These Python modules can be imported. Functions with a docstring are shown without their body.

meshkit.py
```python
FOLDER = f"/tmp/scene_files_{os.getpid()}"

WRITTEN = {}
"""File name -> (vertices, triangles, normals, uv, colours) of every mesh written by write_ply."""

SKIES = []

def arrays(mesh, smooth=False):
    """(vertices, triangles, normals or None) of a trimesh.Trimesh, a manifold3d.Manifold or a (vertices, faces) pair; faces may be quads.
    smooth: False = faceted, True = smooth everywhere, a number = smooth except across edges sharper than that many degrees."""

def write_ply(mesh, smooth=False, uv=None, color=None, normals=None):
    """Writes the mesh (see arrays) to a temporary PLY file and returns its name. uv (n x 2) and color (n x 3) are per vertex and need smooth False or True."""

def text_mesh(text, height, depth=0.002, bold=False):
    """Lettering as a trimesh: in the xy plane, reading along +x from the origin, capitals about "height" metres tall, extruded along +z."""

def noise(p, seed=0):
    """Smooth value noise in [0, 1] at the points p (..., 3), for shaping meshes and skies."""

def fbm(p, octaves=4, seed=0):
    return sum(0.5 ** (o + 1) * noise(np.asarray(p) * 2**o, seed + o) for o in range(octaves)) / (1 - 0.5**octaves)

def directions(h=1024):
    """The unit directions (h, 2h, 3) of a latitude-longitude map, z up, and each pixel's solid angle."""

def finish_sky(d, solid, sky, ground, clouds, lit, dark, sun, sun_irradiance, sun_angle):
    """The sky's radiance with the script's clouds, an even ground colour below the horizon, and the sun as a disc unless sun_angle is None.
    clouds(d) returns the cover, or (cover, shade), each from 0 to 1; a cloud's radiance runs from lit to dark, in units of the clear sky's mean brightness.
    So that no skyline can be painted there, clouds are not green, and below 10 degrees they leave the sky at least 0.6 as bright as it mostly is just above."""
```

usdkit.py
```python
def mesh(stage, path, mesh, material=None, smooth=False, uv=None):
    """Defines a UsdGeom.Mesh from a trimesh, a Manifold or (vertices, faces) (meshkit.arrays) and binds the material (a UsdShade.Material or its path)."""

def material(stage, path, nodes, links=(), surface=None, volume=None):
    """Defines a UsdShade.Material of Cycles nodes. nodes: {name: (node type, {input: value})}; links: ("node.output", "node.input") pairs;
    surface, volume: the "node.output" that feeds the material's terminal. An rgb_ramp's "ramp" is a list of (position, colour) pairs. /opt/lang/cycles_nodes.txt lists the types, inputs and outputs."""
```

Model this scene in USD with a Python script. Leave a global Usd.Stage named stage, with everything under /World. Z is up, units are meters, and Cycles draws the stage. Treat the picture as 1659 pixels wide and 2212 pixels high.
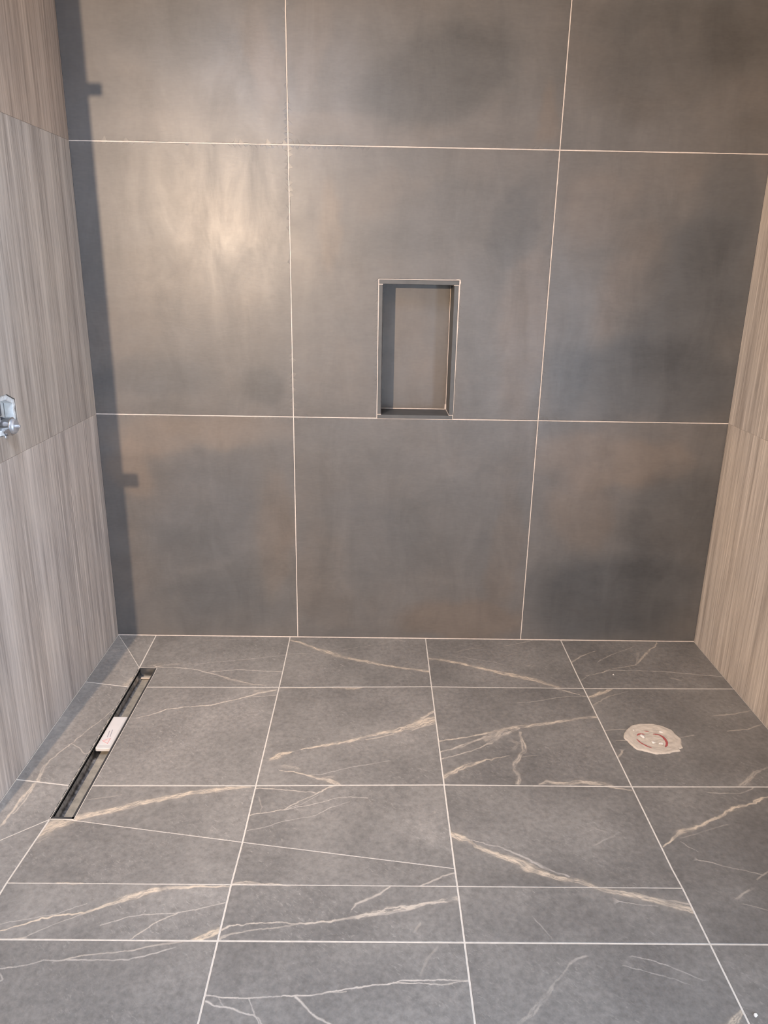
import math, random
import numpy as np, trimesh, shapely, usdkit, meshkit
from shapely.geometry import Polygon, Point
from scipy.spatial import Delaunay, cKDTree
from pxr import Usd, UsdGeom, UsdLux, UsdShade, Gf, Sdf, Vt

random.seed(7); RNG = np.random.default_rng(7)
stage = Usd.Stage.CreateInMemory()
UsdGeom.SetStageUpAxis(stage, UsdGeom.Tokens.z); UsdGeom.SetStageMetersPerUnit(stage, 1.0)
UsdGeom.Xform.Define(stage, '/World'); UsdGeom.Scope.Define(stage, '/World/Looks')

# ---------------------------------------------------------------- camera
cam = UsdGeom.Camera.Define(stage, '/World/camera')
cam.AddTransformOp().Set(Gf.Matrix4d(0.999825, -0.007622, 0.017099, 0, -0.013941, 0.306441, 0.951788, 0,
                                     -0.012495, -0.951859, 0.306281, 0, 0.335893, -3.058914, 1.5773, 1))
cam.CreateHorizontalApertureAttr(36.0); cam.CreateVerticalApertureAttr(36.0 * 2212 / 1659)
cam.CreateFocalLengthAttr(36.0 * 1635.215 / 1659); cam.CreateClippingRangeAttr(Gf.Vec2f(0.01, 100))
cam.CreateExposureAttr(-0.10)

# ---------------------------------------------------------------- light
LAMP = (-0.903, -3.40, 1.93)          # the small bare bulb behind the photographer, left of the shower wall
LAMP_AIM = (-0.05, 0.0, 2.35)
def look(prim, pos, target):
    p, t = np.array(pos, float), np.array(target, float)
    z = (p - t) / np.linalg.norm(p - t); x = np.cross([0, 0, 1], z); x /= np.linalg.norm(x); y = np.cross(z, x)
    UsdGeom.Xformable(prim).AddTransformOp().Set(Gf.Matrix4d(*x, 0, *y, 0, *z, 0, *p, 1))
lamp = UsdLux.SphereLight.Define(stage, '/World/lamp_light'); lamp.CreateRadiusAttr(0.012)
lamp.CreateIntensityAttr(90000.0); lamp.CreateColorAttr(Gf.Vec3f(1.0, 0.755, 0.53))
look(lamp, LAMP, LAMP_AIM)
sh = UsdLux.ShapingAPI.Apply(lamp.GetPrim()); sh.CreateShapingConeAngleAttr(57.0); sh.CreateShapingConeSoftnessAttr(0.5)
# added fill lights: one behind the photographer, one on the right beyond the tiles
rear_fill = UsdLux.RectLight.Define(stage, '/World/door_daylight'); rear_fill.CreateWidthAttr(1.2); rear_fill.CreateHeightAttr(1.4)
rear_fill.CreateIntensityAttr(3.0); rear_fill.CreateColorAttr(Gf.Vec3f(0.90, 0.95, 1.0))
look(rear_fill, (1.0, -4.92, 0.9), (1.0, 0.0, 0.9))
side = UsdLux.RectLight.Define(stage, '/World/window_daylight'); side.CreateWidthAttr(0.9); side.CreateHeightAttr(1.5)
side.CreateIntensityAttr(17.0); side.CreateColorAttr(Gf.Vec3f(0.60, 0.77, 1.0))
look(side, (1.79, -2.95, 0.95), (0.0, -2.95, 0.95))
# cool ceiling panel over the floor in front of the shower
panel = UsdLux.RectLight.Define(stage, '/World/ceiling_panel_light'); panel.CreateWidthAttr(0.8); panel.CreateHeightAttr(0.8)
panel.CreateIntensityAttr(20.5); panel.CreateColorAttr(Gf.Vec3f(0.53, 0.72, 1.0))
UsdGeom.Xformable(panel).AddTranslateOp().Set(Gf.Vec3d(-0.25, -1.75, 2.605))
dome = UsdLux.DomeLight.Define(stage, '/World/sky'); dome.CreateIntensityAttr(0.3); dome.CreateColorAttr(Gf.Vec3f(0.75, 0.86, 1.0))

# ---------------------------------------------------------------- measures (metres)
XL, XR = -0.80, 1.783                 # faces of the side walls; the tiled back wall is y = 0
H1, H2, CEIL = 2.0033, 0.9947, 2.62   # heights of the wall joints
V1, V2 = 0.0, 1.0                     # the upright joints of the back wall
FX = [-0.632, -0.0342, 0.5725, 1.181] # floor joints that run away from the camera
FY = [-0.403, -1.0048, -1.6101]       # and those across
Y_STEP, WALL_END = -1.432, -1.556     # fold line of the sloped shower floor; outer end of the left wall
DR = (-0.6295, -0.5600, -1.1585, -0.2590)   # drain channel x0 x1 y0 y1
NX0, NX1, NZ0, NZ1 = 0.338, 0.655, 0.9925, 1.5395   # niche opening

def floor_z(x, y):
    x, y = np.asarray(x, float), np.asarray(y, float)
    pz = np.interp(x, [XL, -.63, -.034, .5725, 1.181, XR], [0, -.0218, -.0156, -.0054, -.0058, 0])
    yd = np.interp(x, [-.56, .5765, 1.181, 1.8], [-1.165, -1.36, -1.36, -1.36])
    yd = np.where(x < -.63, -1.165 + (x + .63), yd)
    return pz * np.minimum(np.clip(-y / .3, 0, 1), np.clip((y - Y_STEP) / (yd - Y_STEP), 0, 1))

# floor veins: tile, strength, warmth, [(x mm, y mm, width mm), ...]
VEINS = [
    ('AB0', 0.8, 0.4, [(-581,-237,3),(-548,-253,3),(-472,-255,3),(-406,-265,3),(-337,-292,3),(-299,-308,3)]),
    ('AB0', 0.6, 0.6, [(-300,-305,4),(-280,-319,6),(-242,-341,7),(-181,-366,6),(-139,-382,5),(-105,-387,3)]),
    ('AB0', 0.3, 0.5, [(-217,-384,3),(-94,-387,3)]),
    ('AB0', 0.8, 0.4, [(-338,-287,2.5),(-304,-282,2.5),(-226,-268,2.5),(-139,-275,2.5),(-31,-284,2.5)]),
    ('AB0', 0.45, 0.3, [(-425,-231,2),(-352,-218,2),(-182,-186,2),(-37,-154,2)]),
    ('AB0', 0.35, 0.5, [(-534,-238,7),(-479,-226,7)]),
    ('AB0', 0.35, 0.8, [(-579,-245,16),(-557,-240,16)]),
    ('AB0', 0.2, 0.5, [(-415,-37,2.5),(-189,-24,2.5)]),
    ('AB1', 0.85, 0.5, [(-534,-622,3),(-476,-592,5),(-436,-564,4),(-377,-548,4),(-275,-534,4),(-212,-502,4),(-157,-475,5),(-107,-447,8),(-45,-423,6)]),
    ('AB1', 0.6, 0.5, [(-157,-475,3),(-93,-470,3),(-35,-460,3)]),
    ('AB1', 0.35, 0.6, [(-126,-431,9),(-82,-431,9)]),
    ('AB2', 0.92, 0.8, [(-640,-1225,30),(-612,-1194,30),(-575,-1170,24),(-549,-1153,18),(-507,-1139,15),(-439,-1114,14),(-379,-1089,14),(-312,-1067,13),(-244,-1043,12),(-159,-1026,13),(-111,-1017,9),(-52,-1011,4)]),
    ('AB2', 0.3, 0.5, [(-634,-1250,30),(-614,-1232,30)]),
    ('AB2', 0.25, 0.5, [(-545,-1071,3),(-509,-1064,3),(-450,-1049,3)]),
    ('AB2', 0.5, 0.8, [(-500,-1432,5),(-433,-1433,5)]),
    ('AB2', 0.92, 0.8, [(-642,-1608,3),(-577,-1585,3),(-518,-1561,4),(-462,-1537,4),(-397,-1529,5),(-356,-1513,6),(-322,-1492,8),(-291,-1477,12),(-258,-1463,13),(-228,-1452,10),(-189,-1444,7),(-128,-1440,6),(-37,-1437,4)]),
    ('AB2', 0.4, 0.3, [(-621,-1573,2.2),(-587,-1564,2.2),(-534,-1551,2.2),(-459,-1533,2.2),(-420,-1511,2.2),(-393,-1498,2.2)]),
    ('AB2', 0.42, 0.4, [(-514,-1605,2.5),(-481,-1584,2.5),(-422,-1548,2.5),(-369,-1520,2.5)]),
    ('AB2', 0.55, 0.3, [(-337,-1566,2.6),(-282,-1544,2.6),(-245,-1534,2.6),(-159,-1528,2.6),(-103,-1514,2.6),(-69,-1503,2.6),(-37,-1491,2.6)]),
    ('AB2', 0.65, 0.5, [(-245,-1606,3),(-221,-1577,3),(-187,-1546,3),(-155,-1530,3)]),
    ('AB2', 0.97, 0.95, [(-91,-1609,8),(-62,-1594,10),(-34,-1579,12)]),
    ('AB2', 0.5, 0.7, [(-587,-1612,6),(-542,-1612,6),(-507,-1605,6)]),
    ('AB3', 0.55, 0.25, [(-559,-1696,3),(-527,-1691,3),(-467,-1681,3),(-437,-1669,3),(-364,-1667,3),(-294,-1667,3),(-234,-1664,3),(-182,-1649,3),(-134,-1630,3)]),
    ('AB3', 0.55, 0.5, [(-390,-1667,2.5),(-347,-1655,3),(-284,-1647,3),(-225,-1637,3),(-180,-1623,5),(-120,-1613,6)]),
    ('AB3', 0.4, 0.2, [(-518,-1727,3),(-507,-1720,3),(-517,-1708,3)]),
    ('BC0', 0.92, 0.85, [(-28,-30,6),(19,-50,7),(52,-75,7),(98,-104,9),(134,-125,15),(170,-145,18),(210,-170,11),(266,-190,9),(318,-206,11),(360,-226,9),(423,-246,7),(486,-262,7),(568,-283,8)]),
    ('BC0', 0.3, 0.5, [(203,-111,2.2),(272,-85,2.2),(405,-43,2.2)]),
    ('BC0', 0.25, 0.5, [(441,-10,4),(472,-28,4)]),
    ('BC0', 0.35, 0.5, [(-45,-151,2.2),(49,-138,2.2)]),
    ('BC1', 0.7, 0.8, [(-31,-408,5),(41,-408,5),(93,-407,3),(176,-405,6),(201,-409,11),(265,-414,9),(312,-403,3)]),
    ('BC1', 0.92, 0.85, [(-2,-866,10),(17,-853,14),(36,-836,12),(61,-826,3)]),
    ('BC1', 0.88, 0.75, [(90,-812,3),(150,-797,7),(202,-780,9),(254,-766,10),(289,-754,8),(324,-736,7),(360,-724,9),(414,-709,12),(462,-687,16),(499,-669,24),(526,-650,28),(570,-630,24)]),
    ('BC1', 0.7, 0.6, [(500,-662,7),(528,-617,7),(566,-582,7)]),
    ('BC1', 0.5, 0.6, [(317,-757,5),(378,-739,5),(414,-724,5)]),
    ('BC1', 0.55, 0.6, [(483,-700,5),(528,-675,5),(570,-660,5)]),
    ('BC1', 0.7, 0.7, [(32,-929,3),(77,-935,3),(115,-946,5),(150,-964,7),(180,-974,8),(207,-985,11),(230,-1001,11)]),
    ('BC1', 0.35, 0.5, [(44,-905,10),(92,-916,10)]),
    ('BC1', 0.35, 0.5, [(180,-969,7),(215,-962,7)]),
    ('BC1', 0.38, 0.2, [(132,-951,3),(171,-949,3),(227,-928,3),(276,-910,3),(320,-899,3),(360,-889,3),(394,-878,3)]),
    ('BC2', 0.7, 0.5, [(-35,-1017,3),(35,-1023,3),(87,-1031,3),(148,-1039,3),(164,-1043,3)]),
    ('BC2', 0.68, 0.5, [(-34,-1147,4),(0,-1134,3),(67,-1119,4),(112,-1082,3),(159,-1049,3),(188,-1026,4),(225,-1003,7)]),
    ('BC2', 0.5, 0.3, [(67,-1119,2),(123,-1094,2),(169,-1053,2)]),
    ('BC2', 0.55, 0.3, [(72,-1119,2.6),(124,-1105,2.6),(182,-1087,2.6),(230,-1065,2.6),(275,-1063,2.6),(328,-1066,2.6)]),
    ('BC2', 0.42, 0.2, [(-37,-1213,2.5),(28,-1192,2.5),(73,-1171,2.5),(129,-1155,2.5),(167,-1148,2.5),(204,-1116,2.5),(271,-1084,2.5)]),
    ('BC2', 0.25, 0.5, [(-16,-1059,3),(-2,-1104,3),(0,-1129,3)]),
    ('BC2', 0.6, 0.6, [(-34,-1432,5),(1,-1426,9),(44,-1429,5),(121,-1433,3)]),
    ('BC2', 0.6, 0.4, [(476,-1429,4.5),(516,-1407,4.5),(534,-1394,4.5),(573,-1380,4.5)]),
    ('BC2', 0.6, 0.4, [(394,-1435,3),(364,-1460,5),(335,-1476,6),(302,-1495,5),(290,-1513,2)]),
    ('BC2', 0.75, 0.5, [(-39,-1578,4),(8,-1562,3),(63,-1555,3),(115,-1555,3),(152,-1559,4),(203,-1553,4),(247,-1547,5),(287,-1540,5),(328,-1530,7),(364,-1520,11),(405,-1509,11),(439,-1504,8),(489,-1490,6),(531,-1482,7),(572,-1473,11)]),
    ('BC2', 0.5, 0.5, [(-32,-1604,7),(-10,-1591,5),(35,-1579,3.5),(105,-1570,3),(152,-1561,4),(183,-1555,3)]),
    ('BC2', 0.5, 0.4, [(344,-1528,6),(385,-1525,6),(442,-1509,6)]),
    ('BC2', 0.25, 0.5, [(468,-1553,5),(453,-1575,5)]),
    ('BC3', 0.8, 0.3, [(-33,-1757,2.8),(6,-1762,2.8),(69,-1764,2.8),(110,-1761,2.8),(155,-1757,2.8),(205,-1756,2.8),(247,-1746,2.8),(284,-1739,2.8),(322,-1734,2.8),(356,-1727,2.8),(382,-1725,2.8),(416,-1716,2.8),(459,-1715,2.8),(511,-1713,2.8),(569,-1716,2.8)]),
    ('BC3', 0.7, 0.4, [(382,-1723,2.6),(446,-1722,2.6),(505,-1726,2.6),(536,-1720,2.6),(569,-1716,2.6)]),
    ('BC3', 0.5, 0.5, [(205,-1755,2.2),(247,-1746,2.2),(285,-1746,2.2)]),
    ('BC3', 0.7, 0.2, [(-29,-1771,3),(-7,-1781,3),(27,-1787,3),(54,-1796,3),(83,-1804,3),(95,-1812,3),(105,-1827,3),(118,-1848,3)]),
    ('BC3', 0.5, 0.2, [(67,-1766,2.2),(75,-1780,2.2),(85,-1802,2.2),(99,-1827,2.2)]),
    ('BC3', 0.3, 0.2, [(-2,-1764,2),(15,-1784,2)]),
    ('BC3', 0.7, 0.25, [(172,-1760,4.2),(191,-1777,4.2),(209,-1796,4.2),(226,-1809,4.2),(255,-1824,4.2),(276,-1835,4.2)]),
    ('BC3', 0.2, 0.5, [(504,-1626,6),(475,-1663,6),(460,-1698,6)]),
    ('CD0', 0.92, 0.85, [(572,-178,7),(642,-192,10),(699,-213,10),(756,-237,10),(811,-262,10),(865,-288,12),(909,-304,16),(946,-320,16),(999,-343,14),(1038,-372,14),(1080,-397,10)]),
    ('CD0', 0.35, 0.5, [(693,-161,2.2),(763,-177,2.2),(854,-204,2.2),(887,-221,2.2)]),
    ('CD0', 0.35, 0.5, [(697,-119,2.2),(761,-91,2.2),(817,-77,2.2)]),
    ('CD0', 0.45, 0.5, [(931,-58,2.6),(991,-35,2.6),(1066,0,2.6)]),
    ('CD0', 0.2, 0.5, [(910,-150,3),(965,-113,3)]),
    ('CD0', 0.25, 0.5, [(997,-232,14),(1024,-217,14)]),
    ('CD1', 0.65, 0.6, [(1065,-402,8),(1109,-429,5),(1149,-447,3),(1177,-465,3)]),
    ('CD1', 0.45, 0.4, [(895,-514,2.5),(967,-503,2.5),(1054,-476,2.5),(1101,-465,2.5),(1178,-463,2.5)]),
    ('CD1', 0.85, 0.7, [(569,-769,4),(620,-755,4),(671,-743,5),(738,-722,6),(786,-701,8),(829,-687,11),(882,-673,11),(935,-663,9),(989,-650,10),(1045,-634,8),(1100,-619,7),(1177,-604,8)]),
    ('CD1', 0.7, 0.5, [(577,-830,4),(614,-816,5),(650,-796,8),(692,-770,6),(729,-749,7),(779,-718,13),(822,-700,9)]),
    ('CD1', 0.65, 0.5, [(576,-870,3),(620,-852,3),(676,-827,3.5),(723,-798,4),(761,-769,7),(791,-735,11),(830,-713,9),(875,-686,5)]),
    ('CD1', 0.5, 0.6, [(743,-757,13),(775,-740,13),(800,-709,13)]),
    ('CD1', 0.8, 0.8, [(570,-971,11),(607,-939,10),(648,-909,11),(687,-893,8),(727,-873,6),(772,-861,4),(805,-847,2)]),
    ('CD1', 0.6, 0.6, [(873,-708,6),(867,-755,7),(871,-788,9),(865,-820,9),(843,-852,9),(822,-887,8),(814,-921,7),(824,-946,9),(821,-975,9),(811,-995,7)]),
    ('CD1', 0.25, 0.5, [(834,-805,9),(858,-780,9),(836,-764,9)]),
    ('CD1', 0.25, 0.5, [(844,-856,3),(904,-843,3)]),
    ('CD1', 0.8, 0.7, [(883,-997,4),(913,-984,10),(939,-991,7),(984,-992,8),(1023,-982,12),(1057,-989,11),(1088,-992,10),(1118,-1000,7)]),
    ('CD2', 0.7, 0.7, [(1098,-1002,5),(1127,-1013,5),(1178,-1024,5)]),
    ('CD2', 0.92, 0.8, [(572,-1226,12),(600,-1243,16),(623,-1254,7),(640,-1278,7),(667,-1294,10),(703,-1313,12),(738,-1328,14),(764,-1344,18),(780,-1359,22),(817,-1379,14),(846,-1395,11),(890,-1404,10),(915,-1413,11),(942,-1429,10),(962,-1439,10),(1004,-1452,11),(1045,-1461,13),(1086,-1473,11),(1118,-1484,14),(1149,-1495,14),(1179,-1507,12)]),
    ('CD2', 0.5, 0.2, [(624,-1251,3),(671,-1267,3),(717,-1283,4),(760,-1309,6),(794,-1334,7),(834,-1365,6),(884,-1391,3)]),
    ('CD2', 0.6, 0.6, [(1047,-1457,5),(1088,-1468,5),(1142,-1477,5),(1178,-1487,5)]),
    ('CD2', 0.45, 0.2, [(995,-1480,2.2),(1020,-1484,2.2),(1062,-1492,2.2),(1092,-1493,2.2)]),
    ('CD2', 0.25, 0.2, [(992,-1266,5),(1063,-1225,5)]),
    ('CD2', 0.2, 0.2, [(1015,-1201,5),(1037,-1214,5)]),
    ('CD2', 0.25, 0.2, [(762,-1541,2.5),(789,-1592,2.5)]),
    ('CD3', 0.4, 0.3, [(820,-1669,5),(828,-1662,5),(839,-1655,5),(863,-1647,5)]),
    ('CD3', 0.33, 0.4, [(662,-1828,6),(715,-1784,8),(742,-1755,8),(771,-1719,4),(823,-1668,4)]),
    ('CD3', 0.5, 0.2, [(976,-1646,2.2),(1009,-1653,2.2),(1055,-1673,2.2),(1085,-1688,2.2),(1120,-1710,2.2)]),
    ('CD3', 0.38, 0.2, [(945,-1672,2.2),(989,-1686,2.2),(1036,-1701,2.2),(1074,-1716,2.2)]),
    ('CD3', 0.7, 0.9, [(1125,-1827,10),(1161,-1801,8),(1183,-1785,6)]),
    ('DR0', 0.3, 0.5, [(1176,-20,3.5),(1232,-4,3.5)]),
    ('DR0', 0.5, 0.6, [(1176,-202,6),(1237,-144,5),(1310,-98,3)]),
    ('DR0', 0.35, 0.5, [(1303,-184,3),(1368,-131,3),(1429,-96,3),(1486,-60,3)]),
    ('DR0', 0.55, 0.7, [(1217,-303,2),(1288,-279,3),(1346,-244,3),(1399,-230,3),(1447,-217,5),(1481,-179,6),(1522,-123,8),(1560,-76,6),(1591,-52,5),(1612,-10,5)]),
    ('DR0', 0.65, 0.3, [(1288,-279,2.6),(1342,-258,2.6),(1432,-262,2.6),(1553,-269,2.6),(1628,-282,2.6),(1693,-294,2.6),(1773,-305,2.6)]),
    ('DR0', 0.25, 0.6, [(1490,-117,7),(1464,-195,7)]),
    ('DR0', 0.3, 0.5, [(1186,-342,3),(1229,-301,3)]),
    ('DR0', 0.3, 0.5, [(1561,-320,4),(1595,-340,4)]),
    ('DR1', 0.82, 0.8, [(1174,-477,9),(1213,-454,11),(1250,-430,12),(1292,-411,5)]),
    ('DR1', 0.3, 0.6, [(1182,-532,8),(1209,-504,6),(1267,-458,5),(1349,-425,2)]),
    ('DR1', 0.3, 0.6, [(1181,-692,5),(1205,-688,5),(1258,-684,5)]),
    ('DR1', 0.5, 0.5, [(1204,-753,3),(1241,-753,3)]),
    ('DR1', 0.5, 0.6, [(1180,-854,6),(1200,-833,6),(1208,-815,6)]),
    ('DR1', 0.4, 0.6, [(1628,-595,5),(1707,-582,5),(1775,-560,5)]),
    ('DR1', 0.4, 0.6, [(1628,-694,5),(1708,-682,5),(1775,-651,5)]),
    ('DR1', 0.3, 0.5, [(1440,-735,4),(1497,-719,4)]),
    ('DR1', 0.45, 0.6, [(1526,-1010,9),(1573,-973,9),(1613,-933,9),(1639,-923,5),(1671,-902,5)]),
    ('DR2', 0.45, 0.4, [(1421,-1034,3.2),(1485,-1036,3.2),(1523,-1037,3.2),(1559,-1019,3.2),(1612,-980,3.2)]),
    ('DR2', 0.92, 0.85, [(1187,-1273,4),(1213,-1252,5),(1245,-1225,7),(1261,-1210,13),(1290,-1200,9),(1329,-1185,7),(1375,-1161,6),(1423,-1135,7),(1465,-1108,10),(1483,-1099,9),(1517,-1092,5),(1544,-1083,6),(1565,-1066,9),(1583,-1057,6),(1626,-1048,5)]),
    ('DR2', 0.25, 0.5, [(1251,-1238,3),(1292,-1223,3),(1359,-1198,3),(1414,-1180,3)]),
    ('DR2', 0.55, 0.4, [(1266,-1323,2.6),(1302,-1334,2.6),(1330,-1348,2.6),(1374,-1361,2.6),(1426,-1380,2.6)]),
    ('DR2', 0.4, 0.3, [(1245,-1252,2),(1262,-1272,2),(1281,-1293,2)]),
    ('DR2', 0.35, 0.6, [(1399,-1400,4),(1417,-1384,4),(1449,-1366,4)]),
    ('DR2', 0.4, 0.6, [(1311,-1467,5),(1332,-1453,5),(1362,-1436,5)]),
    ('DR2', 0.35, 0.5, [(1318,-1483,2.2),(1346,-1490,2.2),(1377,-1505,2.2)]),
    ('S0', 0.6, 0.8, [(-649,-411,12),(-640,-368,14),(-625,-322,10)]),
    ('S1', 0.55, 0.6, [(-626,-536,2),(-654,-626,2),(-683,-714,2),(-702,-784,3),(-724,-841,3),(-739,-895,3.5),(-741,-934,7),(-736,-981,8),(-732,-1008,6)]),
    ('S1', 0.4, 0.5, [(-708,-794,3),(-676,-811,3),(-643,-841,3),(-634,-834,3)]),
    ('S2', 0.75, 0.7, [(-739,-1012,6),(-742,-1068,8),(-747,-1120,6),(-750,-1173,6),(-754,-1213,5),(-760,-1267,4)]),
    ('S2', 0.5, 0.6, [(-735,-1017,3),(-732,-1079,3),(-737,-1130,3),(-742,-1156,3)]),
]
# glaze patches of the back wall tiles, a few with painted light: x, z, half width, half height, turn, tone, warmth
BLOTCH = [(-0.096,2.289,0.074,0.212,0,0.08,0.5),
    (-0.369,2.37,0.195,0.112,0,-0.15,-0.2),
    (-0.49,2.059,0.336,0.06,0,0.1,0.1),  # lighter band: a reflection painted into the glaze tone
    (0.548,2.243,0.282,0.158,-20,-0.27,-0.2),
    (0.234,2.057,0.372,0.053,0,0.05,0.3),
    (0.966,2.117,0.042,0.119,10,-0.05,0.7),
    (0.069,2.35,0.065,0.168,0,0.1,0.3),
    (1.321,2.316,0.331,0.198,0,-0.24,0.2),
    (1.605,2.408,0.148,0.167,30,-0.15,-0.2),
    (-0.126,1.116,0.084,0.083,0,-0.2,-0.4),
    (-0.579,1.137,0.259,0.073,0,-0.08,-0.4),
    (-0.261,1.6,0.195,0.198,0,0.08,0.15),  # lamp highlight painted into the glaze tone
    (0.865,1.752,0.079,0.145,15,-0.18,-0.3),
    (0.913,1.343,0.092,0.328,3,-0.03,0.6),
    (0.139,1.74,0.044,0.161,0,0.02,0.6),
    (0.163,1.186,0.13,0.163,0,0.08,0.2),
    (0.39,1.841,0.173,0.095,0,0.03,0.2),
    (0.532,1.763,0.245,0.097,-20,-0.06,-0.2),
    (1.538,1.477,0.272,0.221,-45,-0.22,-0.9),
    (1.468,1.17,0.374,0.164,0,-0.22,-0.9),
    (1.638,1.766,0.123,0.239,10,-0.15,-0.6),
    (1.159,1.806,0.157,0.144,0,0.05,0.4),
    (1.296,1.525,0.108,0.235,20,-0.05,0.5),
    (1.11,1.201,0.074,0.216,0,-0.12,-0.3),
    (-0.407,0.913,0.36,0.077,0,0.15,0.7),
    (-0.394,0.469,0.238,0.366,0,-0.04,-0.6),
    (-0.665,0.772,0.077,0.118,0,0.05,0.7),
    (-0.097,0.474,0.079,0.307,0,-0.02,0.6),
    (-0.331,0.145,0.347,0.133,0,-0.08,-0.4),
    (-0.381,0.352,0.12,0.026,-8,0.1,0.2),
    (0.238,0.884,0.248,0.116,0,0.05,0),
    (0.716,0.091,0.289,0.09,0,-0.05,0.8),
    (0.902,0.403,0.08,0.272,5,-0.05,0.55),
    (0.616,0.526,0.238,0.185,0,-0.07,-0.1),
    (0.702,0.793,0.116,0.04,-20,0.1,0.1),
    (0.12,0.283,0.121,0.256,0,-0.02,0.3),
    (0.32,0.437,0.219,0.208,0,-0.03,-0.3),
    (1.259,0.841,0.251,0.117,10,0.12,0.7),
    (1.223,0.618,0.138,0.162,0,0.02,0.5),
    (1.515,0.805,0.155,0.099,0,0.02,0.6),
    (1.651,0.52,0.24,0.247,30,-0.2,-0.5),
    (1.365,0.212,0.39,0.197,0,-0.25,-0.8),
    (0.455,1.371,0.109,0.088,0,0.05,0.3),
    (0.574,1.118,0.112,0.165,0,0,0.4)]
# ---------------------------------------------------------------- helpers
def put(prim, label=None, cat=None, group=None, kind=None):
    for k, v in (('label', label), ('category', cat), ('group', group), ('kind', kind)):
        if v: prim.SetCustomDataByKey(k, v)
    return prim
NAMES = {}
def path_for(name, parent):
    base = (parent.GetPath().pathString if parent else '/World') + '/' + name
    n = NAMES.get(base, 0); NAMES[base] = n + 1
    return base if n == 0 else '%s_%03d' % (base, n)
def thing(name, label, cat, kind=None, loc=(0, 0, 0), group=None):
    x = UsdGeom.Xform.Define(stage, path_for(name, None))
    if any(loc): x.AddTranslateOp().Set(Gf.Vec3d(*map(float, loc)))
    return put(x.GetPrim(), label, cat, group, kind)
def obj(name, mesh, mat, parent=None, smooth=False, label=None, cat=None, kind=None, group=None, pv=None):
    m = usdkit.mesh(stage, path_for(name, parent), mesh, M[mat], smooth)
    for k, a in (pv or {}).items():
        if k == 'print':
            UsdGeom.PrimvarsAPI(m).CreatePrimvar(k, Sdf.ValueTypeNames.Color3fArray, 'vertex').Set(Vt.Vec3fArray.FromNumpy(np.asarray(a, np.float32)))
            continue
        UsdGeom.PrimvarsAPI(m).CreatePrimvar(k, Sdf.ValueTypeNames.FloatArray, 'vertex').Set(Vt.FloatArray.FromNumpy(np.asarray(a, np.float32)))
    put(m.GetPrim(), label, cat, group, kind)
    return m.GetPrim()
def cbox(x0, x1, y0, y1, z0, z1, b=0.001):          # box with chamfered edges
    c, h = np.array([(x0+x1)/2, (y0+y1)/2, (z0+z1)/2]), np.array([x1-x0, y1-y0, z1-z0]) / 2
    b = min(b, h.min() * .45); P = []
    for s in np.ndindex(2, 2, 2):
        s = np.array(s) * 2 - 1
        for k in range(3):
            q = h - b; q = q.copy(); q[k] = h[k]; P.append(c + s * q)
    return trimesh.convex.convex_hull(np.array(P))
def cat(*ms): return trimesh.util.concatenate(list(ms))
def ring_pts(poly, step):
    out = []
    for r in [poly.exterior, *poly.interiors]:
        c = np.array(r.coords)
        for a, b in zip(c[:-1], c[1:]):
            n = max(1, int(math.ceil(np.linalg.norm(b - a) / step)))
            out.append(a + (b - a) * (np.arange(n) / n)[:, None])
    return np.vstack(out)
def ring_loops(poly, step):
    return [ring_pts(Polygon(r), step) for r in [poly.exterior, *poly.interiors]]
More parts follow.
